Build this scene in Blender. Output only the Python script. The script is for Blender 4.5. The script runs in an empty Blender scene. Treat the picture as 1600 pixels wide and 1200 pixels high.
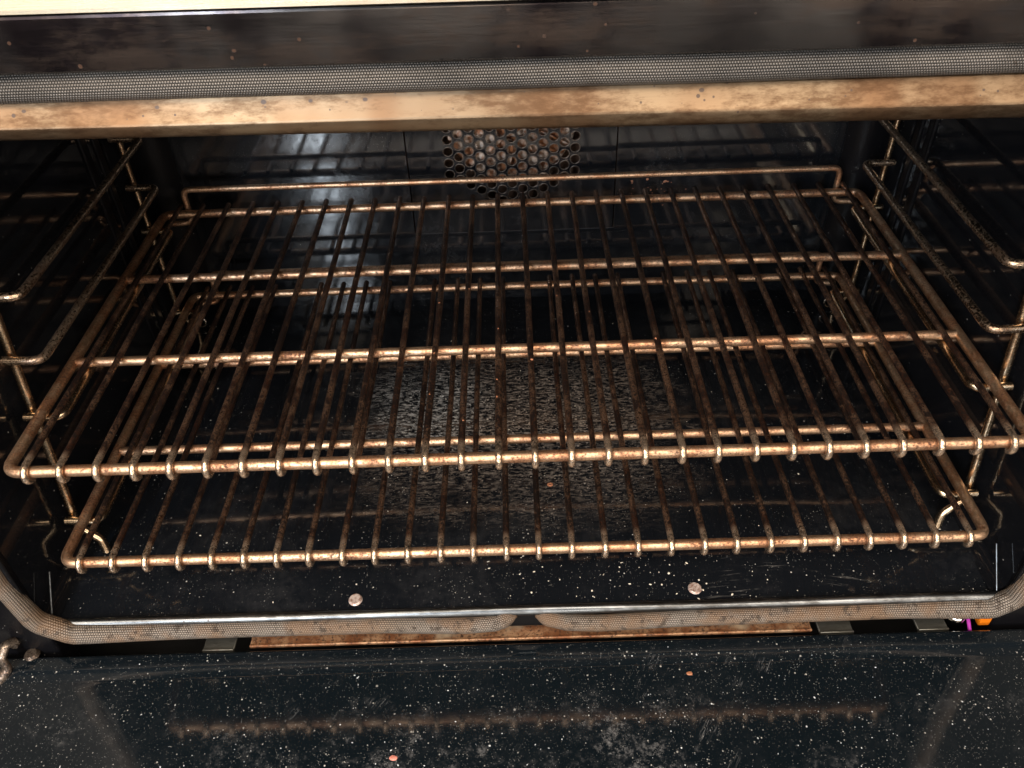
import bpy, bmesh, math, random
from mathutils import Vector, Matrix, geometry, noise as mnoise
random.seed(7)
sc = bpy.context.scene
COL = sc.collection

# ------------------------------------------------------------------ camera
cam_d = bpy.data.cameras.new('camera')
cam = bpy.data.objects.new('camera', cam_d); COL.objects.link(cam)
R_ = Vector((0.99953, -0.01390, -0.02980))      # right
F_ = Vector((-0.00863, 0.76360, -0.64570))      # forward
U_ = Vector((0.03180, 0.64560, 0.76300))        # up
F_.normalize(); R_ = (R_ - F_ * R_.dot(F_)).normalized(); U_ = R_.cross(F_)
CAM = Vector((0.0033, -0.4146, 0.4176))
cam.matrix_world = Matrix(((R_.x, U_.x, -F_.x, CAM.x), (R_.y, U_.y, -F_.y, CAM.y), (R_.z, U_.z, -F_.z, CAM.z), (0, 0, 0, 1)))
cam_d.sensor_width = 36; cam_d.lens = 29.406; cam_d.clip_start = 0.01; cam_d.clip_end = 100
sc.camera = cam

# ------------------------------------------------------------------ world + lamps
w = bpy.data.worlds.new('World'); sc.world = w; w.use_nodes = True
w.node_tree.nodes['Background'].inputs[0].default_value = (0.62, 0.66, 0.72, 1)
w.node_tree.nodes['Background'].inputs[1].default_value = 0.07

def area(name, loc, target, sx, sy, power, col):
    l = bpy.data.lights.new(name, 'AREA'); l.shape = 'RECTANGLE'; l.size = sx; l.size_y = sy; l.energy = power; l.color = col
    o = bpy.data.objects.new(name, l); COL.objects.link(o); o.location = loc
    o.rotation_euler = (Vector(target) - Vector(loc)).to_track_quat('-Z', 'Y').to_euler()
    return o
area('ceiling_lamp', (-0.10, -1.00, 1.45), (0, 0.05, 0.0), 2.2, 0.50, 40, (1.0, 0.83, 0.66))
area('room_lamp', (0.0, -1.35, 0.22), (0, 0.2, 0.0), 3.2, 0.30, 20, (1.0, 0.87, 0.74))
for sx_ in (-1, 1):
    area('added_side_lamp', (sx_ * 1.10, -1.05, 1.00), (0, 0.15, 0.0), 1.15, 0.55, 8, (1.0, 0.84, 0.67))  # side lamps added to brighten the outer parts of the rack bars
area('window_light', (-0.78, -1.9, 0.92), (-0.1, 0.2, 0.0), 0.12, 0.80, 32, (0.80, 0.90, 1.0))
area('hood_lamp', (-0.36, -0.30, 1.25), (-0.3, 0.0, 0.3), 0.07, 0.07, 1.0, (1.0, 0.83, 0.5))

sc.view_settings.view_transform = 'Standard'; sc.view_settings.look = 'None'
sc.view_settings.exposure = 0.12; sc.view_settings.gamma = 1.0; sc.view_settings.use_curve_mapping = False
sc.cycles.use_denoising = True
sc.cycles.adaptive_threshold = 0.03; sc.cycles.max_bounces = 5; sc.cycles.glossy_bounces = 5; sc.cycles.diffuse_bounces = 2
sc.cycles.sample_clamp_indirect = 6.0

# ------------------------------------------------------------------ node helpers
class NT:
    def __init__(s, name):
        s.m = bpy.data.materials.new(name); s.m.use_nodes = True
        s.t = s.m.node_tree; s.n = s.t.nodes; s.b = s.n['Principled BSDF']
        s._pos = None
    def new(s, t, **kw):
        n = s.n.new(t)
        for k, v in kw.items(): setattr(n, k, v)
        return n
    def link(s, a, b): s.t.links.new(a, b)
    def put(s, sock, v):
        if hasattr(v, 'is_output') or isinstance(v, bpy.types.NodeSocket): s.link(v, sock)
        elif isinstance(v, (tuple, list)) and len(v) == 3 and sock.type == 'RGBA': sock.default_value = (*v, 1)
        else: sock.default_value = v
    def pos(s):
        if s._pos is None: s._pos = s.new('ShaderNodeNewGeometry').outputs['Position']
        return s._pos
    def sep(s, v):
        n = s.new('ShaderNodeSeparateXYZ'); s.link(v, n.inputs[0]); return n.outputs
    def vmul(s, v, k):
        n = s.new('ShaderNodeVectorMath', operation='MULTIPLY'); s.link(v, n.inputs[0]); n.inputs[1].default_value = k; return n.outputs[0]
    def noise(s, scale, detail=3, rough=.55, vec=None, dist=0.0):
        n = s.new('ShaderNodeTexNoise'); s.link(vec if vec is not None else s.pos(), n.inputs['Vector'])
        n.inputs['Scale'].default_value = scale; n.inputs['Detail'].default_value = detail; n.inputs['Roughness'].default_value = rough
        n.inputs['Distortion'].default_value = dist
        return n.outputs['Fac']
    def math(s, op, a, b=0.0, c=0.0, clamp=False):
        n = s.new('ShaderNodeMath', operation=op, use_clamp=clamp)
        for i, v in enumerate((a, b, c)): s.put(n.inputs[i], v)
        return n.outputs[0]
    def ramp(s, v, a, b, lo=0.0, hi=1.0):
        n = s.new('ShaderNodeMapRange', interpolation_type='SMOOTHSTEP'); s.put(n.inputs[0], v)
        n.inputs[1].default_value = a; n.inputs[2].default_value = b; n.inputs[3].default_value = lo; n.inputs[4].default_value = hi
        return n.outputs[0]
    def mix(s, f, a, b):
        n = s.new('ShaderNodeMix', data_type='RGBA'); s.put(n.inputs[0], f); s.put(n.inputs[6], a); s.put(n.inputs[7], b); return n.outputs[2]
    def bump(s, h, strength=.3, dist=.001):
        n = s.new('ShaderNodeBump'); n.inputs['Strength'].default_value = strength; n.inputs['Distance'].default_value = dist
        s.link(h, n.inputs['Height']); s.link(n.outputs[0], s.b.inputs['Normal']); return n
    def specks(s, scale, gate, rmin, rmax, vec=None):
        """soft-edged dots at random places: cells of which a share (1 - gate) holds a dot of random radius"""
        v = s.new('ShaderNodeTexVoronoi', feature='F1'); s.link(vec if vec is not None else s.pos(), v.inputs['Vector']); v.inputs['Scale'].default_value = scale
        c = s.sep(v.outputs['Color'])
        rad = s.math('MULTIPLY_ADD', s.math('POWER', c[1], 2.5), rmax - rmin, rmin)
        on = s.math('GREATER_THAN', c[0], gate)
        d = s.math('SUBTRACT', rad, v.outputs['Distance'])
        return s.math('MULTIPLY', on, s.math('MULTIPLY', d, 14.0, clamp=True)) if False else s.math('MULTIPLY', on, s.ramp(d, 0.0, 0.05))
    def set(s, **kw):
        names = {'color': 'Base Color', 'rough': 'Roughness', 'metal': 'Metallic', 'spec': 'Specular IOR Level', 'coat': 'Coat Weight', 'coat_rough': 'Coat Roughness', 'trans': 'Transmission Weight', 'ior': 'IOR'}
        for k, v in kw.items(): s.put(s.b.inputs[names[k]], v)
        return s.m

def rod_material(name, clean, tarnish, grime, grime_lo, grime_hi, r0, r1, bumpk=.3, worn_front=False):
    t = NT(name)
    n1 = t.noise(46, 4, .7); n2 = t.noise(520, 3, .75); n3 = n2
    base = t.mix(t.ramp(n1, .42, .60), clean, tarnish)
    g = t.ramp(t.math('MULTIPLY_ADD', n2, .65, t.math('MULTIPLY_ADD', n1, .25, t.math('MULTIPLY', t.noise(13, 2, .6), .20))), grime_lo, grime_hi)
    if worn_front:   # the looped front ends are rubbed clean by hands and mitts
        wf = t.ramp(t.sep(t.pos())[1], .014, .002)
        g = t.math('MULTIPLY', g, t.math('SUBTRACT', 1.0, t.math('MULTIPLY', wf, .75))); base = t.mix(wf, base, (.70, .52, .38))
    t.set(color=t.mix(g, base, grime), metal=t.math('MULTIPLY_ADD', g, -.55, 1.0), rough=t.math('MULTIPLY_ADD', g, r1 - r0, t.math('MULTIPLY_ADD', n3, .12, r0 - .06)))
    t.bump(t.noise(900, 1, .6), bumpk, .0006)
    return t.m

M = {}
M['bar'] = rod_material('tarnished_bar', (.62, .42, .275), (.47, .25, .14), (.06, .022, .012), .49, .70, .42, .62, .2)
M['wire'] = rod_material('grimy_wire', (.36, .21, .135), (.15, .06, .034), (.009, .005, .004), .41, .59, .18, .50, .35, True)
M['loop'] = M['wire']
M['guide'] = rod_material('guide_rod', (.70, .55, .38), (.50, .35, .22), (.10, .06, .04), .68, .86, .26, .55, .10)
M['guide_dark'] = rod_material('guide_rail_rod', (.42, .32, .23), (.26, .17, .115), (.03, .022, .018), .50, .68, .25, .6)  # darker copy of the guide rod: dark cavity reflections put into the colour

def enamel(name, base, speck_amt, haze, rough, patch=False, scratch=False, ior=1.55, spec=.5, gate_lo=.16, bumpk=.10):
    t = NT(name); P = t.pos(); x, y, z = t.sep(P)
    peel = t.noise(260, 1, .5); broad = t.noise(9, 2, .6); mid = t.noise(110, 4, .7)
    hz = t.math('MULTIPLY', t.ramp(t.math('MULTIPLY_ADD', mid, .5, t.math('MULTIPLY', broad, .6)), .52, .85), haze)
    s1 = t.specks(330, 1 - .30 * speck_amt, .05, .26); s2 = t.specks(900, 1 - .42 * speck_amt, .08, .34); s3 = t.specks(130, 1 - .16 * speck_amt, .03, .15)
    spk = t.math('MAXIMUM', t.math('MULTIPLY', s1, .75), t.math('MAXIMUM', t.math('MULTIPLY', s2, .38), t.math('MULTIPLY', s3, .6)))
    gate = t.ramp(t.noise(13, 5, .75), .42, .62, gate_lo, 1.0)
    spk = t.math('MULTIPLY', spk, gate)
    col = t.mix(hz, base, (.10, .10, .105))
    rgh = t.math('MULTIPLY_ADD', hz, .4, t.math('MULTIPLY_ADD', mid, .06, rough - .03))
    h = t.math('MULTIPLY', peel, .25)
    if scratch:
        rot = t.new('ShaderNodeVectorRotate', rotation_type='Z_AXIS'); t.link(P, rot.inputs[0]); rot.inputs['Angle'].default_value = math.radians(32)
        st = t.noise(60, 3, .7, vec=t.vmul(rot.outputs[0], (22, 1.2, 1)))
        blot = t.ramp(t.noise(24, 3, .6, vec=t.vmul(P, (1, 1, .2))), .60, .74)
        sm = t.math('MULTIPLY', t.ramp(st, .52, .72), blot)
        cl = t.math('MULTIPLY', t.ramp(t.noise(150, 6, .85), .46, .74), t.math('MULTIPLY', t.ramp(t.noise(15, 4, .75), .44, .66), t.ramp(y, -.06, -.10)))
        mid_x = t.ramp(t.math('ABSOLUTE', t.math('SUBTRACT', x, .02)), .30, .05, .25, 1.0)
        sm = t.math('MULTIPLY', t.math('MAXIMUM', t.math('MULTIPLY', sm, .5), t.math('MULTIPLY', cl, .55)), mid_x)
        col = t.mix(sm, col, (.42, .42, .43)); rgh = t.math('MULTIPLY_ADD', sm, .4, rgh)
    if patch:
        # glow reflected in the middle of the oven floor, painted in as pale specks
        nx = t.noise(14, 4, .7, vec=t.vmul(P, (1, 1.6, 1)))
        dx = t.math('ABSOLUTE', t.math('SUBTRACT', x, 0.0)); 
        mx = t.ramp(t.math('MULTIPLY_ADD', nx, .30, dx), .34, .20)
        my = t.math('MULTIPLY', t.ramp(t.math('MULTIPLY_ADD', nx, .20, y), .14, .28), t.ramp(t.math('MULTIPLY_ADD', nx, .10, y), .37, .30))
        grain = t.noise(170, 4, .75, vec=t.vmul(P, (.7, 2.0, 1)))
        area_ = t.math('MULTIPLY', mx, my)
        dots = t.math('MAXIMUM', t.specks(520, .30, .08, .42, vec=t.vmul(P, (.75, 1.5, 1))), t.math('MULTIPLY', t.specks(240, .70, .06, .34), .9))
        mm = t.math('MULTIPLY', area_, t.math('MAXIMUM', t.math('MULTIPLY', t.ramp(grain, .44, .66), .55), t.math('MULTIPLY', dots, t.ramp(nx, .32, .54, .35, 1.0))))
        col = t.mix(t.math('MULTIPLY', mm, .80), col, t.mix(t.ramp(t.math('SQRT', t.math('ADD', t.math('POWER', t.math('ADD', x, .10), 2), t.math('POWER', t.math('SUBTRACT', y, .225), 2))), .09, .03), t.mix(nx, (.34, .25, .19), (.62, .56, .50)), (.85, .86, .86)))  # whiter core paints in the brightest part of the reflection
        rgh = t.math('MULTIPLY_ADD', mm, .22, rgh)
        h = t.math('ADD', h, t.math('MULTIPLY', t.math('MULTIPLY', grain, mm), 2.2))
        # wiping arcs near the front edge
        rad = t.math('SQRT', t.math('ADD', t.math('POWER', t.math('SUBTRACT', x, .20), 2), t.math('POWER', t.math('ADD', y, .40), 2)))
        cmb = t.new('ShaderNodeCombineXYZ'); t.link(t.math('MULTIPLY', rad, 260), cmb.inputs[0]); t.link(t.math('MULTIPLY', x, 22), cmb.inputs[1])
        sw = t.math('MULTIPLY', t.ramp(t.noise(1, 4, .7, vec=cmb.outputs[0]), .55, .75), t.math('MULTIPLY', t.math('MULTIPLY', t.ramp(y, .030, .015), t.ramp(t.math('ABSOLUTE', t.math('SUBTRACT', x, .215)), .08, .05)), t.ramp(t.noise(20, 2), .42, .6)))
        col = t.mix(t.math('MULTIPLY', sw, .22), col, (.5, .48, .45)); rgh = t.math('MULTIPLY_ADD', sw, .3, rgh)
    col = t.mix(spk, col, (.62, .60, .56)); rgh = t.math('MULTIPLY_ADD', spk, .5, rgh, clamp=True)
    t.set(color=col, rough=rgh, ior=ior, spec=spec)
    t.bump(h, bumpk, .0008)
    return t.m
M['enamel_wall'] = enamel('black_enamel_wall', (.005, .0055, .007), .08, .05, .06, bumpk=.025)
M['enamel_back'] = enamel('black_enamel_back', (.006, .007, .009), .55, .22, .10)
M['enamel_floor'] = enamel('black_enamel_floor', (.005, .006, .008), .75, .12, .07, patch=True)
M['enamel_door'] = enamel('blue_black_enamel_door', (.004, .0065, .009), 1.7, .08, .07, scratch=True, ior=1.8, gate_lo=.45, bumpk=.03)
M['enamel_frame'] = enamel('black_enamel_frame', (.004, .004, .005), .2, .02, .30, spec=.12)

def steel(name, a, b, stain, rough, spots, brush=1.0, dark=(.05, .025, .015), sp_lo=.42):
    t = NT(name); P = t.pos()
    br = t.noise(60, 4, .7, vec=t.vmul(P, (.6, 14, 14))); bl = t.noise(9, 3, .6, vec=t.vmul(P, (1, .35, .35)), dist=.4); md = t.noise(30, 5, .65, vec=t.vmul(P, (.45, 1.6, 1.6)))
    col = t.mix(t.ramp(bl, .40, .58), a, b)
    col = t.mix(t.math('MULTIPLY', t.ramp(t.math('MULTIPLY_ADD', md, .6, t.math('MULTIPLY', t.noise(160, 4, .75, vec=t.vmul(P, (.6, 1.5, 1.5))), .45)), .46, .64), .8), col, stain)
    sp = t.math('MAXIMUM', t.specks(95, 1 - spots, .04, .20, vec=t.vmul(P, (1, 1.3, 1.3))), t.specks(260, 1 - spots * .7, .05, .28))
    sp = t.math('MULTIPLY', sp, t.ramp(t.noise(9, 3), sp_lo, sp_lo + .12))
    col = t.mix(t.math('MULTIPLY', sp, .9), col, dark)
    t.set(color=col, metal=t.math('MULTIPLY_ADD', sp, -.8, 1.0), rough=t.math('ADD', t.math('MULTIPLY_ADD', md, .22, rough - .11), t.math('MULTIPLY', br, .10 * brush)))
    t.bump(t.math('ADD', br, t.math('MULTIPLY', md, .3)), .10 * brush, .0006)
    return t.m
M['lip'] = steel('heat_tinted_lip', (.20, .15, .10), (.14, .085, .05), (.065, .036, .020), .40, .80, brush=.7, dark=(.035, .017, .010), sp_lo=.34)
M['band'] = steel('dark_band_steel', (.105, .098, .095), (.022, .018, .021), (.075, .058, .050), .20, .25, brush=.35)  # light and dark tones paint soft room reflections into the steel
M['panel'] = steel('control_panel_steel', (.24, .222, .19), (.19, .175, .145), (.22, .19, .14), .22, .0)
M['rolled'] = steel('rolled_edge', (.24, .26, .28), (.15, .165, .18), (.07, .07, .07), .26, .4)
M['plate'] = steel('galvanised_plate', (.20, .20, .18), (.16, .16, .145), (.12, .115, .10), .5, .1)

t = NT('rusty_strip'); n1 = t.noise(70, 6, .7); n2 = t.noise(400, 4, .7)
c = t.mix(t.ramp(n1, .38, .62), (.42, .24, .13), (.22, .085, .035)); c = t.mix(t.ramp(n2, .48, .66), c, (.06, .03, .02)); c = t.mix(t.ramp(t.noise(22, 3), .55, .7), c, (.55, .42, .28))
t.set(color=c, metal=.45, rough=t.math('MULTIPLY_ADD', n2, .3, .35)); t.bump(n2, .5, .0008); M['rust'] = t.m

t = NT('fan_rust'); n1 = t.noise(55, 5, .7); n2 = t.noise(300, 4, .7)
c = t.mix(t.ramp(n1, .40, .56), (.55, .45, .38), (.28, .11, .045)); c = t.mix(t.ramp(n2, .55, .72), c, (.12, .05, .025))
t.set(color=c, metal=.25, rough=.5); t.bump(n2, .4, .0008); M['fan'] = t.m

t = NT('worn_screw'); n1 = t.noise(420, 4, .7)
t.set(color=t.mix(t.ramp(n1, .4, .66), (.62, .52, .48), (.26, .14, .10)), metal=.55, rough=.5); t.bump(n1, .4, .0006); M['screw'] = t.m
t = NT('bright_screw'); t.set(color=(.82, .78, .72), metal=1.0, rough=.16); M['bright'] = t.m
t = NT('void'); t.set(color=(.006, .006, .006), rough=.8); M['void'] = t.m
t = NT('orange_plastic'); n1 = t.noise(500, 3); t.set(color=t.mix(n1, (.80, .23, .01), (.62, .13, .005)), rough=.35); M['orange'] = t.m
t = NT('magenta_insulation'); t.set(color=(.36, .03, .33), rough=.4); M['magenta'] = t.m
t = NT('porcelain'); t.set(color=(.72, .62, .48), rough=.4); M['porcelain'] = t.m
t = NT('crumb_cream'); n1 = t.noise(900, 3); t.set(color=t.mix(n1, (.78, .72, .62), (.52, .46, .38)), rough=.7); M['crumb'] = t.m
t = NT('dust_grey'); t.set(color=(.55, .57, .60), rough=.8); M['dust'] = t.m
t = NT('crumb_orange'); n1 = t.noise(700, 3); t.set(color=t.mix(n1, (.45, .19, .10), (.25, .09, .04)), rough=.55); M['crumb_orange'] = t.m
t = NT('crumb_pink'); t.set(color=(.60, .22, .17), rough=.6); M['crumb_pink'] = t.m

def gasket_material(name, light, dark, stain, stain_lo, stain_hi, glint, spot=.53):
    t = NT(name)
    uv = t.new('ShaderNodeUVMap').outputs[0]; u, v, _ = t.sep(uv)
    # u counts stitches round the rope, v counts stitches along it
    row = t.math('FLOOR', u)
    vv = t.math('MULTIPLY_ADD', row, .5, v)
    a = t.math('ABSOLUTE', t.math('SINE', t.math('MULTIPLY', u, math.pi)))
    b = t.math('ABSOLUTE', t.math('SINE', t.math('MULTIPLY', vv, math.pi)))
    st = t.math('MULTIPLY', t.math('POWER', a, .6), t.math('POWER', b, .6))
    big = t.noise(28, 4, .6); mid = t.noise(140, 4, .65)
    c = t.mix(t.ramp(st, .15, .75), dark, light)
    tone = t.ramp(t.noise(11, 3, .6), .36, .62)
    c = t.mix(t.math('MULTIPLY', tone, .62), c, t.mix(t.ramp(st, .15, .8), (.03, .027, .025), (.24, .22, .20)))
    c = t.mix(t.math('MULTIPLY', t.ramp(big, stain_lo, stain_hi), .6), c, stain)
    c = t.mix(t.math('MULTIPLY', t.ramp(mid, spot, spot + .13), .85), c, (.04, .028, .02))
    t.set(color=c, rough=t.math('MULTIPLY_ADD', st, -.2, .62), metal=glint)
    t.bump(st, .8, .0008)
    return t.m
M['gasket_dark'] = gasket_material('grey_braid', (.105, .10, .095), (.012, .011, .011), (.05, .043, .037), .5, .75, .5, .64)
M['gasket_warm'] = gasket_material('beige_braid', (.20, .16, .125), (.014, .010, .008), (.16, .09, .045), .42, .60, .05)

# ------------------------------------------------------------------ mesh helpers
def fillet(pts, r, n=6):
    pts = [Vector(p) for p in pts]; out = [pts[0]]
    for i in range(1, len(pts) - 1):
        a, b, c = pts[i - 1], pts[i], pts[i + 1]
        d1 = (a - b); d2 = (c - b); l1, l2 = d1.length, d2.length
        d1.normalize(); d2.normalize(); ang = d1.angle(d2)
        if ang > 3.1: out.append(b); continue
        k = min(r / math.tan(ang / 2), l1 * .49, l2 * .49)
        p, q = b + d1 * k, b + d2 * k
        for j in range(n + 1):
            s = j / n; out.append(p * (1 - s) ** 2 + b * 2 * s * (1 - s) + q * s * s)
    out.append(pts[-1]); return out

def tube_bm(bm, path, r, segs=10, closed=False, uvc=None, cap=True, rfun=None, start_up=None, flat=1.0):
    path = [Vector(p) for p in path]; n = len(path)
    tang = []
    for i in range(n):
        if closed: d = path[(i + 1) % n] - path[i - 1]
        else: d = path[min(i + 1, n - 1)] - path[max(i - 1, 0)]
        tang.append(d.normalized())
    up = Vector(start_up) if start_up else (Vector((0, 0, 1)) if abs(tang[0].z) < .9 else Vector((0, 1, 0)))
    rings = []; nrm = (up - tang[0] * up.dot(tang[0])).normalized(); ln = 0; lens = []
    for i in range(n):
        if i:
            nrm = (nrm - tang[i] * nrm.dot(tang[i])).normalized(); ln += (path[i] - path[i - 1]).length
        lens.append(ln); bi = tang[i].cross(nrm); rr = r if rfun is None else r * rfun(i / (n - 1), ln)
        rings.append([bm.verts.new(path[i] + (nrm * math.cos(2 * math.pi * k / segs) + bi * math.sin(2 * math.pi * k / segs) * flat) * rr) for k in range(segs)])
    uvl = bm.loops.layers.uv.verify() if uvc else None
    m = n if closed else n - 1
    for i in range(m):
        A, B = rings[i], rings[(i + 1) % n]
        for k in range(segs):
            f = bm.faces.new((A[k], A[(k + 1) % segs], B[(k + 1) % segs], B[k])); f.smooth = True
            if uvc:
                nu, pitch = uvc
                uu = (k / segs * nu, (k + 1) / segs * nu); v0, v1 = lens[i] / pitch, (lens[i + 1] if i + 1 < n else lens[i]) / pitch
                for lp, q in zip(f.loops, ((uu[0], v0), (uu[1], v0), (uu[1], v1), (uu[0], v1))): lp[uvl].uv = q
    if cap and not closed:
        # caps on vertices of their own, so the long smooth sides keep clean normals
        for ring, d, flip in ((rings[0], -tang[0], True), (rings[-1], tang[-1], False)):
            cc = sum((v.co for v in ring), Vector()) / segs
            a = [bm.verts.new(v.co) for v in ring]; b = [bm.verts.new(cc + (v.co - cc) * .7 + d * r * .25) for v in ring]
            for k in range(segs):
                q = (a[k], a[(k + 1) % segs], b[(k + 1) % segs], b[k]); bm.faces.new(q[::-1] if flip else q).smooth = True
            bm.faces.new(b[::-1] if flip else b)

def link(name, me, mat, parent=None):
    o = bpy.data.objects.new(name, me); COL.objects.link(o)
    if mat is not None and not me.materials: me.materials.append(mat)
    if parent is not None: o.parent = parent
    return o
def build(name, bm, mat, parent=None):
    bmesh.ops.recalc_face_normals(bm, faces=bm.faces)
    me = bpy.data.meshes.new(name); bm.to_mesh(me); bm.free(); return link(name, me, mat, parent)
def tube(name, path, r, mat, parent=None, **kw):
    bm = bmesh.new(); tube_bm(bm, path, r, **kw); return build(name, bm, mat, parent)
def box_bm(bm, lo, hi, bev=0.0, seg=2):
    g = bmesh.ops.create_cube(bm, size=1.0)['verts']
    for v in g: v.co = Vector([lo[i] + (v.co[i] + .5) * (hi[i] - lo[i]) for i in range(3)])
    if bev > 0:
        e = {ed for v in g for ed in v.link_edges}
        r = bmesh.ops.bevel(bm, geom=list(e), offset=bev, segments=seg, affect='EDGES', profile=.5)
        for f in r['faces']: f.smooth = True
def box(name, lo, hi, mat, parent=None, bev=0.0, seg=2):
    bm = bmesh.new(); box_bm(bm, lo, hi, bev, seg); return build(name, bm, mat, parent)
def empty(name, loc, label, cat, group=None):
    o = bpy.data.objects.new(name, None); COL.objects.link(o); o.location = loc; o.empty_display_size = .02
    o['label'] = label; o['category'] = cat
    if group: o['group'] = group
    return o
def tag(o, label, cat=None, group=None, kind=None):
    o['label'] = label
    if cat: o['category'] = cat
    if group: o['group'] = group
    if kind: o['kind'] = kind
    return o
def profile(name, prof, x0, x1, mat, parent, n=60, tilt=None, smooth=True, wob=0.0):
    """open profile of (y, z) drawn along X; tilt(i) = dz per metre of X for profile point i"""
    bm = bmesh.new(); rows = []
    for i, (y, z) in enumerate(prof):
        k = tilt[i] if tilt else 0
        rows.append([bm.verts.new((x, y + wob * mnoise.noise((x * 6, i * .3, 0)), z + k * x + wob * mnoise.noise((x * 5, i * .2, 4)))) for x in [x0 + (x1 - x0) * j / n for j in range(n + 1)]])
    for a, b in zip(rows, rows[1:]):
        for j in range(n):
            f = bm.faces.new((a[j], a[j + 1], b[j + 1], b[j])); f.smooth = smooth
    return build(name, bm, mat, parent)
def arc(cy, cz, r, a0, a1, n):
    return [(cy + r * math.cos(math.radians(a0 + (a1 - a0) * i / n)), cz + r * math.sin(math.radians(a0 + (a1 - a0) * i / n))) for i in range(n + 1)]

# ================================================================== THE OVEN
WX = .385; BY = .413; FZ = -.150; FY = -.020; CZ = .262
oven = empty('oven', (0, 0, -.25), 'built-in oven with black enamel cavity and its door lowered open', 'oven')
oven.location = (0, 0, 0)

# --- floor pan: gently domed, running down to a rolled front edge
def floor_z(x, y):
    z = -.1468 - .0035 * (x / .37) ** 2
    if y < .035: z -= .0038 * ((.035 - y) / .055) ** 1.5
    z += .0006 * mnoise.noise((x * 7, y * 9, 2))
    e = (WX - .009) - abs(x)
    if e < .0: z += 0
    return z
bm = bmesh.new(); NX, NY = 120, 70; vs = []
for j in range(NY + 1):
    y = FY + (BY - FY) * j / NY
    vs.append([bm.verts.new((-.376 + .752 * i / NX, y, floor_z(-.376 + .752 * i / NX, y))) for i in range(NX + 1)])
for j in range(NY):
    for i in range(NX):
        f = bm.faces.new((vs[j][i], vs[j][i + 1], vs[j + 1][i + 1], vs[j + 1][i])); f.smooth = True
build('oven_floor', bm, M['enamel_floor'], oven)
pr = arc(FY - .0005, FZ - .0028, .0042, 60, 250, 12)
profile('rolled_front_edge', pr, -.378, .381, M['rolled'], oven, n=90, wob=.0006)

# --- side walls with a cove at the floor, and the pressed vertical ribs near the back
for s in (-1, 1):
    bm = bmesh.new(); prof = [(s * .374, -.1515)] + [(s * (.376 + .009 * math.sin(a)), -.1425 - .009 * math.cos(a)) for a in [math.radians(d) for d in range(0, 91, 15)]] + [(s * WX, -.05), (s * WX, .1), (s * WX, CZ + .01)]
    ys = [FY + .004 + (BY + .002 - FY) * j / 30 for j in range(31)]
    rows = [[bm.verts.new((x, y, z)) for y in ys] for x, z in prof]
    for a, b in zip(rows, rows[1:]):
        for j in range(30):
            f = bm.faces.new((a[j], a[j + 1], b[j + 1], b[j])); f.smooth = True
    wall = build('side_wall', bm, M['enamel_wall'], oven)
    for y0, y1 in ((.302, .314), (.326, .336)):
        bm = bmesh.new()
        xs = sorted((s * (WX - .0022), s * (WX + .002)))
        box_bm(bm, (xs[0], y0, -.125), (xs[1], y1, .235), .0015, 2)
        build('rib', bm, M['enamel_frame'], wall)
    # slanted seam where the side wall is folded onto the front frame
    tube('seam', [(s * .3775, FY + .002, -.1485), (s * .3785, .006, -.120)], .0009, M['rolled'], wall, segs=6)
    for y, z in ((.366, -.030), (.307, -.030)):
        bm = bmesh.new(); bmesh.ops.create_uvsphere(bm, u_segments=12, v_segments=8, radius=.0034)
        for v in bm.verts: v.co = Vector((v.co.x * .8 + s * (WX - .002), v.co.y + y, v.co.z + z))
        for f in bm.faces: f.smooth = True
        build('screw', bm, M['bright'], wall)

# --- back wall with an opening for the fan, closed by a perforated panel
bm = bmesh.new()
ox0, ox1, oz0, oz1 = -.1085, .1145, -.0575, .190
xs = [-WX - .002, -.1085, .1145, WX + .002]; zs = [-.156, -.0575, .190, CZ + .01]
g = [[bm.verts.new((x, BY, z)) for x in xs] for z in zs]
for j in range(3):
    for i in range(3):
        if (i, j) != (1, 1): bm.faces.new((g[j][i], g[j][i + 1], g[j + 1][i + 1], g[j + 1][i]))
back = build('back_wall', bm, M['enamel_back'], oven)
# rounded corners between the back and side walls
for s in (-1, 1):
    bm = bmesh.new(); pts = [(s * (WX - .028 + .028 * math.sin(a)), BY - .0295 + .028 * math.cos(a)) for a in [math.radians(d) for d in range(0, 91, 10)]]
    pts = [(s * (WX - .034), BY - .0012)] + pts + [(s * (WX - .0012), BY - .036)]
    lo = [bm.verts.new((x, y, -.152)) for x, y in pts]; hi = [bm.verts.new((x, y, CZ)) for x, y in pts]
    for i in range(len(pts) - 1):
        f = bm.faces.new((lo[i], lo[i + 1], hi[i + 1], hi[i])); f.smooth = True
    build('corner_cove', bm, M['enamel_frame'], back)
# perforated fan panel
px0, px1, pz0, pz1 = -.1065, .1125, -.0555, .188; PY = BY - .0025
holes = []; pit = .0128; hx = pit * .866; cx0 = .003; cz0 = .066; HR = .0051
for i in range(-6, 7):
    for k in range(-9, 10):
        x = cx0 + i * hx; z = cz0 + k * pit + (pit / 2 if i % 2 else 0)
        if math.hypot(x - cx0, z - cz0) < .0885: holes.append((x, z))
vv = [Vector((px0, pz0)), Vector((px1, pz0)), Vector((px1, pz1)), Vector((px0, pz1))]; faces = [[0, 1, 2, 3]]
SG = 14
for x, z in holes:
    b0 = len(vv); vv += [Vector((x + HR * math.cos(2 * math.pi * a / SG), z + HR * math.sin(2 * math.pi * a / SG))) for a in range(SG)]
    faces.append(list(range(b0, b0 + SG))[::-1])
cv, ce, cf, _, _, of = geometry.delaunay_2d_cdt(vv, [], faces, 0, 1e-6)
bm = bmesh.new(); bv = [bm.verts.new((v.x, PY, v.y)) for v in cv]; bv2 = [bm.verts.new((v.x, PY + .0028, v.y)) for v in cv]
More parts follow.
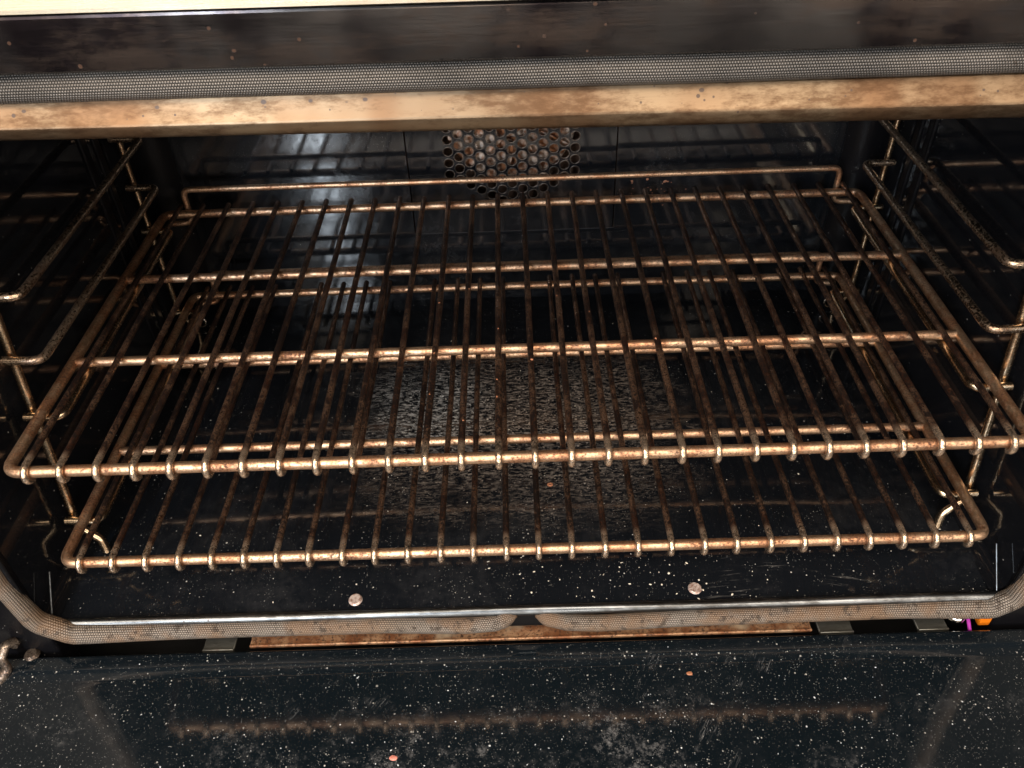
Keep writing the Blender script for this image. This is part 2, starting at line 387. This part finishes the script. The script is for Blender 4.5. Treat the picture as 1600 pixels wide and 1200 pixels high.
for f, o in zip(cf, of):
    c = sum((cv[i] for i in f), Vector((0, 0))) / 3
    if any((c.x - x) ** 2 + (c.y - z) ** 2 < (HR * .97) ** 2 for x, z in holes): continue
    bm.faces.new([bv[i] for i in f]); bm.faces.new([bv2[i] for i in reversed(f)])
bm.edges.ensure_lookup_table()
for e in [e for e in bm.edges if len(e.link_faces) == 1 and abs(e.verts[0].co.y - PY) < 1e-5]:
    i, j = bv.index(e.verts[0]), bv.index(e.verts[1]); bm.faces.new((bv[i], bv[j], bv2[j], bv2[i]))
loose = [v for v in bm.verts if not v.link_faces]
bmesh.ops.delete(bm, geom=loose, context='VERTS')
panel = build('fan_cover_panel', bm, M['enamel_back'], oven)
# raised punched rims of the holes
t = NT('hole_rim_metal'); n1 = t.noise(300, 3); t.set(color=t.mix(n1, (.20, .17, .15), (.07, .05, .04)), metal=.8, rough=.38); M['rim'] = t.m
rim_me = None
for x, z in holes:
    if rim_me is None:
        b2 = bmesh.new(); ring = [(HR * math.cos(2 * math.pi * a / SG), 0, HR * math.sin(2 * math.pi * a / SG)) for a in range(SG)]
        tube_bm(b2, ring, .0006, segs=5, closed=True, start_up=(0, 1, 0)); o = build('hole_rim', b2, M['rim'], panel); rim_me = o.data
    else: o = link('hole_rim', rim_me, None, panel)
    o.location = (x, PY - .0002, z)
# fan behind the panel
t = NT('fan_cavity'); t.set(color=t.mix(t.noise(60, 4), (.10, .045, .022), (.045, .022, .012)), rough=.7); M['fan_cavity'] = t.m
bm = bmesh.new(); d = .055
a = [bm.verts.new((x, BY + .0005, z)) for x, z in ((ox0, oz0), (ox1, oz0), (ox1, oz1), (ox0, oz1))]; b = [bm.verts.new((x, BY + d, z)) for x, z in ((ox0, oz0), (ox1, oz0), (ox1, oz1), (ox0, oz1))]
for i in range(4): bm.faces.new((a[i], a[(i + 1) % 4], b[(i + 1) % 4], b[i]))
bm.faces.new(b); build('fan_housing', bm, M['fan_cavity'], back)
bm = bmesh.new(); r = bmesh.ops.create_cone(bm, cap_ends=True, segments=36, radius1=.070, radius2=.068, depth=.003)
bmesh.ops.rotate(bm, verts=bm.verts, matrix=Matrix.Rotation(math.radians(90), 3, 'X')); bmesh.ops.translate(bm, verts=bm.verts, vec=(.003, BY + .017, .066))
fan = build('fan', bm, M['fan'], oven)
bm = bmesh.new(); bmesh.ops.create_cone(bm, cap_ends=True, segments=20, radius1=.016, radius2=.012, depth=.014)
bmesh.ops.rotate(bm, verts=bm.verts, matrix=Matrix.Rotation(math.radians(90), 3, 'X')); bmesh.ops.translate(bm, verts=bm.verts, vec=(.003, BY + .012, .066)); build('hub', bm, M['fan'], fan)
bl_me = None
for k in range(10):
    if bl_me is None:
        bm = bmesh.new(); box_bm(bm, (.018, -.001, -.0085), (.066, .0012, .0085), .0006, 1)
        for v in bm.verts:
            if v.co.z > 0: v.co.y -= .009
            v.co.z += .008 * (v.co.x / .066) ** 2
        o = build('blade', bm, M['fan'], fan); bl_me = o.data
    else: o = link('blade', bl_me, None, fan)
    o.location = (.003, BY + .014, .066); o.rotation_euler = (0, 2 * math.pi * k / 10, 0)
# ceiling
box('ceiling', (-WX, FY + .014, CZ), (WX, BY, CZ + .012), M['enamel_wall'], oven)

# --- front frame: side stiles, bottom rail
for s in (-1, 1):
    lo, hi = sorted((s * (WX + .0005), s * .66)); box('frame_stile', (lo, FY - .002, -.30), (hi, FY + .016, .30), M['enamel_frame'], oven, bev=.003, seg=3)
box('bottom_rail', (-.384, FY - .0005, -.176), (.384, FY + .010, -.1585), M['enamel_frame'], oven, bev=.002)
# thin inner fold of the frame along each side of the opening
for s in (-1, 1):
    tube('frame_fold', [(s * .3845, FY - .003, -.150), (s * .3845, FY - .003, .262)], .0022, M['enamel_frame'], oven, segs=8)
# --- heat-tinted lip under the top gasket
pr = [(-.010, .2745), (-.0240, .2698), (-.0243, .2690), (-.0297, .2594), (-.0302, .2587), (-.0303, .2580), (-.0290, .2527), (-.0282, .2515), (-.0266, .2508), (-.018, .2508), (.0, .2512), (.012, .262)]
tl = [-.004, -.006, -.0065] + [-.009] * 3 + [-.012] * (len(pr) - 6)
profile('top_lip', pr, -.40, .40, M['lip'], oven, n=120, tilt=tl, wob=.0003)
# --- dark steel band over the gasket and the raked control panel above it
pr = [(-.0150, .2855), (-.0330, .2862), (-.0345, .2874), (-.0345, .3096), (-.0340, .3108), (-.010, .3110)]
profile('steel_band', pr, -.48, .48, M['band'], oven, n=120, tilt=[-.0037] * 3 + [-.0055] * 3, smooth=False, wob=.0002)
pr = [(-.010, .3116), (-.0360, .3116), (-.0368, .3124), (-.0366, .3140), (-.006, .3720), (.03, .40)]
profile('control_panel', pr, -.48, .48, M['panel'], oven, n=40, tilt=[-.0055] * 6, smooth=False)

# --- braided rope gasket: top run with both sides, and the two bottom runs with a gap between their curled ends
GR = .0074
def dense(pts, step=.0022, wob=.0005, seed=0):
    out = []
    for a, b in zip(pts, pts[1:]):
        a, b = Vector(a), Vector(b); n = max(1, int((b - a).length / step))
        for i in range(n): out.append(a.lerp(b, i / n))
    out.append(Vector(pts[-1]))
    return [p + Vector((mnoise.noise((p.x * 14, p.z * 14, seed)), .6 * mnoise.noise((p.x * 16, p.z * 16, seed + 5)), mnoise.noise((p.x * 13, p.z * 13, seed + 9)))) * wob for p in out]
UVC = (24, .0019)
top = [(-.393, FY - .005, .05)] + [(-.393, FY - .005, .255), (-.385, FY - .004, .2790), (.385, FY - .004, .2758), (.393, FY - .005, .255), (.393, FY - .005, .05)]
tag(tube('gasket', dense(fillet(top, .02, 8), wob=.0004), GR, M['gasket_dark'], oven, segs=24, uvc=(32, .0013), start_up=(0, -1, 0)), 'grey braided rope gasket along the top and sides of the opening')
def endcurl(t, l):
    bend = 1 + .28 * math.exp(-((l - .212) / .055) ** 2)      # the rope is squashed wider round the corner
    return bend if t < .985 else max(.35, 1 - ((t - .985) / .015) ** 2 * .65)
left = [(-.393, FY - .005, .05), (-.3925, FY - .006, -.09), (-.384, FY - .006, -.142), (-.360, FY - .007, -.1572), (-.316, FY - .007, -.1578), (-.21, FY - .006, -.1590), (-.11, FY - .007, -.1575), (-.045, FY - .008, -.1608), (-.022, FY - .007, -.1598), (-.006, FY - .004, -.1550)]
tag(tube('gasket', dense(fillet(left, .016, 8), wob=.0007, seed=3), GR * .92, M['gasket_warm'], oven, segs=20, uvc=UVC, start_up=(0, -1, 0), rfun=endcurl, flat=.92), 'scorched beige braided gasket turning the lower left corner')
right = [(.393, FY - .005, .05), (.394, FY - .006, -.095), (.3885, FY - .006, -.147), (.372, FY - .007, -.1588), (.298, FY - .006, -.1595), (.145, FY - .007, -.1600), (.06, FY - .008, -.1622), (.036, FY - .007, -.1618), (.012, FY - .004, -.1560)]
tag(tube('gasket', dense(fillet(right, .012, 8), wob=.0007, seed=8), GR * .92, M['gasket_warm'], oven, segs=20, uvc=UVC, start_up=(0, -1, 0), rfun=endcurl, flat=.92), 'beige braided gasket from the bottom gap to the lower right corner')

# --- floor rivets
for x, y, rr in ((-.1349, -.008, .0057), (.1400, -.0066, .0056)):
    bm = bmesh.new(); bmesh.ops.create_cone(bm, cap_ends=True, segments=24, radius1=rr, radius2=rr * .8, depth=.0014)
    for v in bm.verts: v.co += Vector((x, y, floor_z(x, y) + .0007)); v.co.z += (v.co.y - y) * .055
    build('floor_rivet', bm, M['screw'], oven)

# --- gap between frame and door: rusty strip, plates and wiring
box('recess_back', (-.47, .030, -.30), (.47, .034, -.160), M['void'], oven)
box('recess_floor', (-.47, -.05, -.30), (.47, .030, -.296), M['void'], oven)
bm = bmesh.new(); box_bm(bm, (-.227, -.0215, -.1920), (.238, .020, -.1895), .0006, 1); box_bm(bm, (-.227, -.0235, -.1915), (.238, -.0212, -.1883), .0008, 2)
build('rusty_strip', bm, M['rust'], oven)
for x0, x1 in ((-.266, -.240), (.244, .272), (.325, .350)):
    bm = bmesh.new(); box_bm(bm, (x0, -.024, -.1935), (x1, .012, -.1910), .0006, 1); box_bm(bm, (x0, -.0255, -.194), (x1, -.0235, -.1895), .0006, 1)
    build('metal_plate', bm, M['plate'], oven)
bm = bmesh.new(); bmesh.ops.create_uvsphere(bm, u_segments=18, v_segments=12, radius=.0075)
for v in bm.verts: v.co = Vector((v.co.x, v.co.y, v.co.z * .8)) + Vector((.3590, -.014, -.188))
for f in bm.faces: f.smooth = True
build('terminal', bm, M['bright'], oven)
tube('wire', fillet([(.3690, .02, -.180), (.3695, -.004, -.182), (.3665, -.026, -.191)], .01), .0015, M['magenta'], oven, segs=8)
box('connector', (.3765, -.020, -.195), (.3865, -.004, -.1805), M['orange'], oven, bev=.0016)
tube('connector_tip', [(.3880, -.016, -.1885), (.3935, -.017, -.1892), (.4010, -.018, -.1900)], .0032, M['porcelain'], oven, segs=10, rfun=lambda t, l: 1 - .45 * t)

# --- door, lowered to lie flat in front of the opening
def door_z(x): return -.1868
bm = bmesh.new()
DX, DYN, DYF = .468, -.0275, -.60
sec = [(DYN + .004, -.030), (DYN + .0015, -.006), (DYN, -.0022)] + [(DYN - .0005 - .0028 * (1 - math.cos(a)), -.0022 + .0022 * math.sin(a)) for a in [math.radians(d) for d in (20, 45, 70, 90)]] + [(DYN - .013, .0), (DYN - .0140, -.0003), (DYN - .022, -.0026), (DYN - .024, -.0028), (-.52, -.0028), (-.525, 0.0), (DYF, 0.0), (DYF - .004, -.006), (DYF - .004, -.030)]
rows = []
for y, dz in sec: rows.append([bm.verts.new((x, y, door_z(x) + dz)) for x in [-DX + 2 * DX * i / 40 for i in range(41)]])
for a, b in zip(rows, rows[1:]):
    for i in range(40):
        f = bm.faces.new((a[i], a[i + 1], b[i + 1], b[i])); f.smooth = True
bm.faces.new([r[0] for r in rows]); bm.faces.new([r[-1] for r in reversed(rows)]); bm.faces.new(rows[0] + list(reversed(rows[-1])))
door = build('door', bm, M['enamel_door'], oven)
M['hinge'] = rod_material('hinge_steel', (.26, .21, .17), (.15, .10, .075), (.02, .015, .012), .46, .66, .34, .6, .2)
# hinge arm at the left edge of the opening
tube('hinge_arm', fillet([(-.4130, -.024, -.170), (-.4175, -.030, -.166), (-.4200, -.038, -.172), (-.4185, -.040, -.184), (-.4260, -.050, -.190), (-.4300, -.056, -.196)], .004), .0030, M['hinge'], oven, segs=10, flat=1.5)
bm = bmesh.new(); bmesh.ops.create_cone(bm, cap_ends=True, segments=18, radius1=.004, radius2=.0036, depth=.004)
bmesh.ops.rotate(bm, verts=bm.verts, matrix=Matrix.Rotation(math.radians(90), 3, 'X')); bmesh.ops.translate(bm, verts=bm.verts, vec=(-.4135, -.0265, -.1705)); build('hinge_pin', bm, M['hinge'], oven)
bm = bmesh.new(); bmesh.ops.create_cone(bm, cap_ends=True, segments=18, radius1=.0065, radius2=.0045, depth=.003); bmesh.ops.translate(bm, verts=bm.verts, vec=(-.4060, -.026, -.1860)); build('hinge_screw', bm, M['hinge'], oven)

# ================================================================== RACKS
BR, WR = .0042, .00260
SP = .0255; D = .3699
def wire_mesh(sweep, bend):
    H = BR + WR - .0004
    p = [(0, D + .0065 + bend * .8, H), (bend * .4, D * .75, H - .0002), (bend, D * .5, H), (bend * .3, D * .25, H - .0002), (0, .012, H)]
    for k in range(15):
        a = math.radians(90 + sweep * k / 14); p.append((0, H * math.cos(a), H * math.sin(a)))
    bm = bmesh.new(); tube_bm(bm, p, WR, segs=10)
    bmesh.ops.recalc_face_normals(bm, faces=bm.faces); me = bpy.data.meshes.new('wire'); bm.to_mesh(me); bm.free(); me.materials.append(M['wire']); return me
WIRES = [wire_mesh(sw, be) for sw, be in ((172, .0006), (158, -.0005), (186, .0002), (165, .0009), (178, -.0009), (150, .0))]
def frame_mesh():
    hw = .3605; p = fillet([(0, 0, 0), (hw, 0, 0), (hw, D, 0), (-hw, D, 0), (-hw, 0, 0), (-.001, 0, 0)], .011, 7)
    bm = bmesh.new(); tube_bm(bm, p[:-1], BR, segs=14, closed=True)
    bmesh.ops.recalc_face_normals(bm, faces=bm.faces); me = bpy.data.meshes.new('frame'); bm.to_mesh(me); bm.free(); me.materials.append(M['bar']); return me
FRAME = frame_mesh()
def rack(loc, label):
    r = empty('oven_rack', loc, label, 'oven rack', 'wire oven racks on the side guides')
    link('frame', FRAME, None, r)
    for y in (.1240, .2468): tube('crossbar', [(-.3575, y, -.0002), (.3575, y, -.0002)], BR * .95, M['bar'], r, segs=14)
    tube('backstop', fillet([(-.3605, D + .0045, -.0135), (-.3375, D + .0080, -.0140), (-.3375, D + .0080, .0235), (.3395, D + .0080, .0235), (.3395, D + .0080, -.0140), (.3605, D + .0045, -.0135)], .008), .0031, M['bar'], r, segs=12)
    for i in range(28):
        o = link('wire', random.choice(WIRES), None, r); o.location = ((i - 13.5) * SP + random.uniform(-.0005, .0005), 0, random.uniform(-.0002, .0002))
        o.rotation_euler = (0, 0, random.uniform(-.0012, .0012))
    return r
rack((0, 0, 0), 'upper brown tarnished wire rack with looped wire ends, nearest the camera')
rack((.002, 0, -.1021), 'lower brown tarnished wire rack close above the speckled oven floor')

# ================================================================== SIDE GUIDES
GRD = .0034
def post_y(z): return .0695 + .16 * z
for s, lab in ((-1, 'wire rack guide with stepped rails on the left cavity wall'), (1, 'wire rack guide with stepped rails on the right cavity wall')):
    g = empty('rack_guide', (s * .375, .2, -.146), lab, 'rack guide', 'wire rack guides on the side walls')
    off = Vector((-s * .375, -.2, .146))
    P = lambda pts: [Vector(p) + off for p in pts]
    X0, X1 = s * .3785, s * .3495
    for z in (.092, .041, -.0082, -.1105):
        yf = post_y(z) - .0015
        tube('rail', P(fillet([(X0, yf, z + .001), (X1, yf, z), (X1, .3505, z), (s * .380, .3505, z)], .009, 7)), GRD, M['guide_dark'] if z > .02 else M['guide'], g, segs=12)
    fp = fillet([(s * .3755, post_y(.245) + .006, .245), (s * .3755, post_y(-.122) + .006, -.122), (s * .3590, .052, -.1360), (s * .3570, .049, -.1490)], .008, 6)
    tube('front_post', P(fp), GRD, M['guide'], g, segs=12)
    rp = fillet([(s * .3745, .3565, .245), (s * .3745, .3565, -.118), (s * .365, .362, -.1360), (s * .364, .364, -.1490)], .008, 6)
    tube('rear_post', P(rp), GRD * .9, M['guide'], g, segs=12)
    bm = bmesh.new(); ring = [Vector((s * .362, .372, -.139)) + off + Vector((.007 * math.cos(a), 0, .007 * math.sin(a))) for a in [2 * math.pi * k / 18 for k in range(18)]]
    tube_bm(bm, ring, .0014, segs=8, closed=True, start_up=(0, 1, 0)); build('clip', bm, M['bright'], g)

# ================================================================== CRUMBS
def scatter(name, pts, mat, label):
    """each crumb a small uneven lump; the many of them form one object"""
    bm = bmesh.new()
    for x, y, z, r in pts:
        a = random.uniform(0, 6.28); sx, sy, sz = r * random.uniform(.6, 1.3), r * random.uniform(.5, 1.0), r * random.uniform(.3, .6)
        q = [(1, 0, 0), (.45, .85, .1), (-.6, .8, -.1), (-1, 0, .1), (-.4, -.9, 0), (.6, -.75, .1)]
        ring = []
        for u, v, k in q:
            u *= random.uniform(.7, 1.15); v *= random.uniform(.7, 1.15)
            ring.append(bm.verts.new((x + (u * sx * math.cos(a) - v * sy * math.sin(a)), y + (u * sx * math.sin(a) + v * sy * math.cos(a)), z)))
        tp = bm.verts.new((x + random.uniform(-.3, .3) * sx, y + random.uniform(-.3, .3) * sy, z + sz))
        for i in range(6): bm.faces.new((ring[i], ring[(i + 1) % 6], tp))
    o = build(name, bm, mat); tag(o, label, None, None, 'stuff'); return o
def door_top(x, y): 
    yy = y
    return door_z(x) + (0.0 if yy > DYN - .013 else -.0028 * min(1, (DYN - .013 - yy) / .011))
pts = []
for i in range(2600):
    x = random.uniform(-.44, .44); y = -.034 - .14 * random.random()
    dens = .35 + .65 * mnoise.noise((x * 9, y * 9, 1)) + .45 * math.exp(-((x - .03) / .16) ** 2) * min(1, (-.03 - y) / .06)
    if random.random() > dens: continue
    r = .00022 + .0009 * random.random() ** 5
    pts.append((x, y, door_top(x, y) - .0001, r))
scatter('door_crumbs', pts, M['dust'], 'pale grey specks of dust and crumbs strewn over the open door')
pts = []
for i in range(520):
    if random.random() < .45: x, y = random.gauss(.07, .07), random.uniform(-.017, .03)
    else: x, y = random.uniform(-.36, .36), random.uniform(-.015, .38)
    if abs(x) > .37: continue
    pts.append((x, y, floor_z(x, y) - .0001, .0003 + .0010 * random.random() ** 3.5))
for i in range(130): 
    x, y = random.uniform(-.34, .36), -.0225 + random.uniform(-.001, .002); pts.append((x, y, -.1535 + .0005, .0003 + .0008 * random.random() ** 2))
scatter('floor_crumbs', pts, M['crumb'], 'cream coloured crumbs strewn over the black oven floor')
pts = []
for px_, py_ in ((-.062, .18), (-.052, .11), (-.038, .20), (-.012, .075), (-.013, .055), (-.013, .14), (.0125, .098), (.0125, .20), (.0385, .185), (-.064, .06), (.064, .16), (-.0382, .03), (.115, .12), (.14, .25)):
    i = round(px_ / SP - .5) + .5; pts.append((i * SP + random.uniform(-.001, .001), py_, BR + 2 * WR - .0006, random.uniform(.0007, .0015)))
scatter('rack_crumbs', pts, M['crumb_orange'], 'burnt orange crumbs stuck to the upper rack wires')
def flake(loc, r, mat, label, hole=False):
    bm = bmesh.new()
    if hole:
        tube_bm(bm, [(r * .75 * math.cos(a), r * .55 * math.sin(a), .0006) for a in [2 * math.pi * k / 14 for k in range(14)]], r * .32, segs=7, closed=True)
    else:
        bmesh.ops.create_icosphere(bm, subdivisions=2, radius=r)
        for v in bm.verts: v.co = Vector((v.co.x * 1.3, v.co.y * .8, abs(v.co.z) * .4)) * (1 + .35 * mnoise.noise(v.co * 900))
    o = build('food_flake', bm, mat); o.location = loc; tag(o, label, 'crumb'); return o
flake((.0285, .1085, floor_z(.03, .11)), .0026, M['crumb_orange'], 'orange ring shaped flake on the oven floor behind the lower front bar', True)
flake((-.0985, -.1200, door_top(-.1, -.12)), .0024, M['crumb_pink'], 'pink crumb lying on the open door near the bottom edge of the photo')
flake((.1310, -.0585, door_top(.13, -.058)), .0020, M['crumb_orange'], 'small red-brown flake on the open door below the gasket gap')

bm = bmesh.new()
for i in range(26):
    x, z = random.gauss(.158, .018), random.gauss(-.012, .010); r = .0007 + .0017 * random.random() ** 2
    if x < .118: continue
    k = 7; ring = [bm.verts.new((x + r * random.uniform(.5, 1.3) * math.cos(6.283 * a / k), BY - .0002, z + r * random.uniform(.4, 1.2) * math.sin(6.283 * a / k))) for a in range(k)]
    tp = bm.verts.new((x, BY - .0002 - r * .3, z))
    for a in range(k): bm.faces.new((ring[a], ring[(a + 1) % k], tp))
tag(build('baked_on_spatter', bm, M['crumb_orange']), 'rust coloured baked-on spatter on the back wall right of the fan cover', None, None, 'stuff')
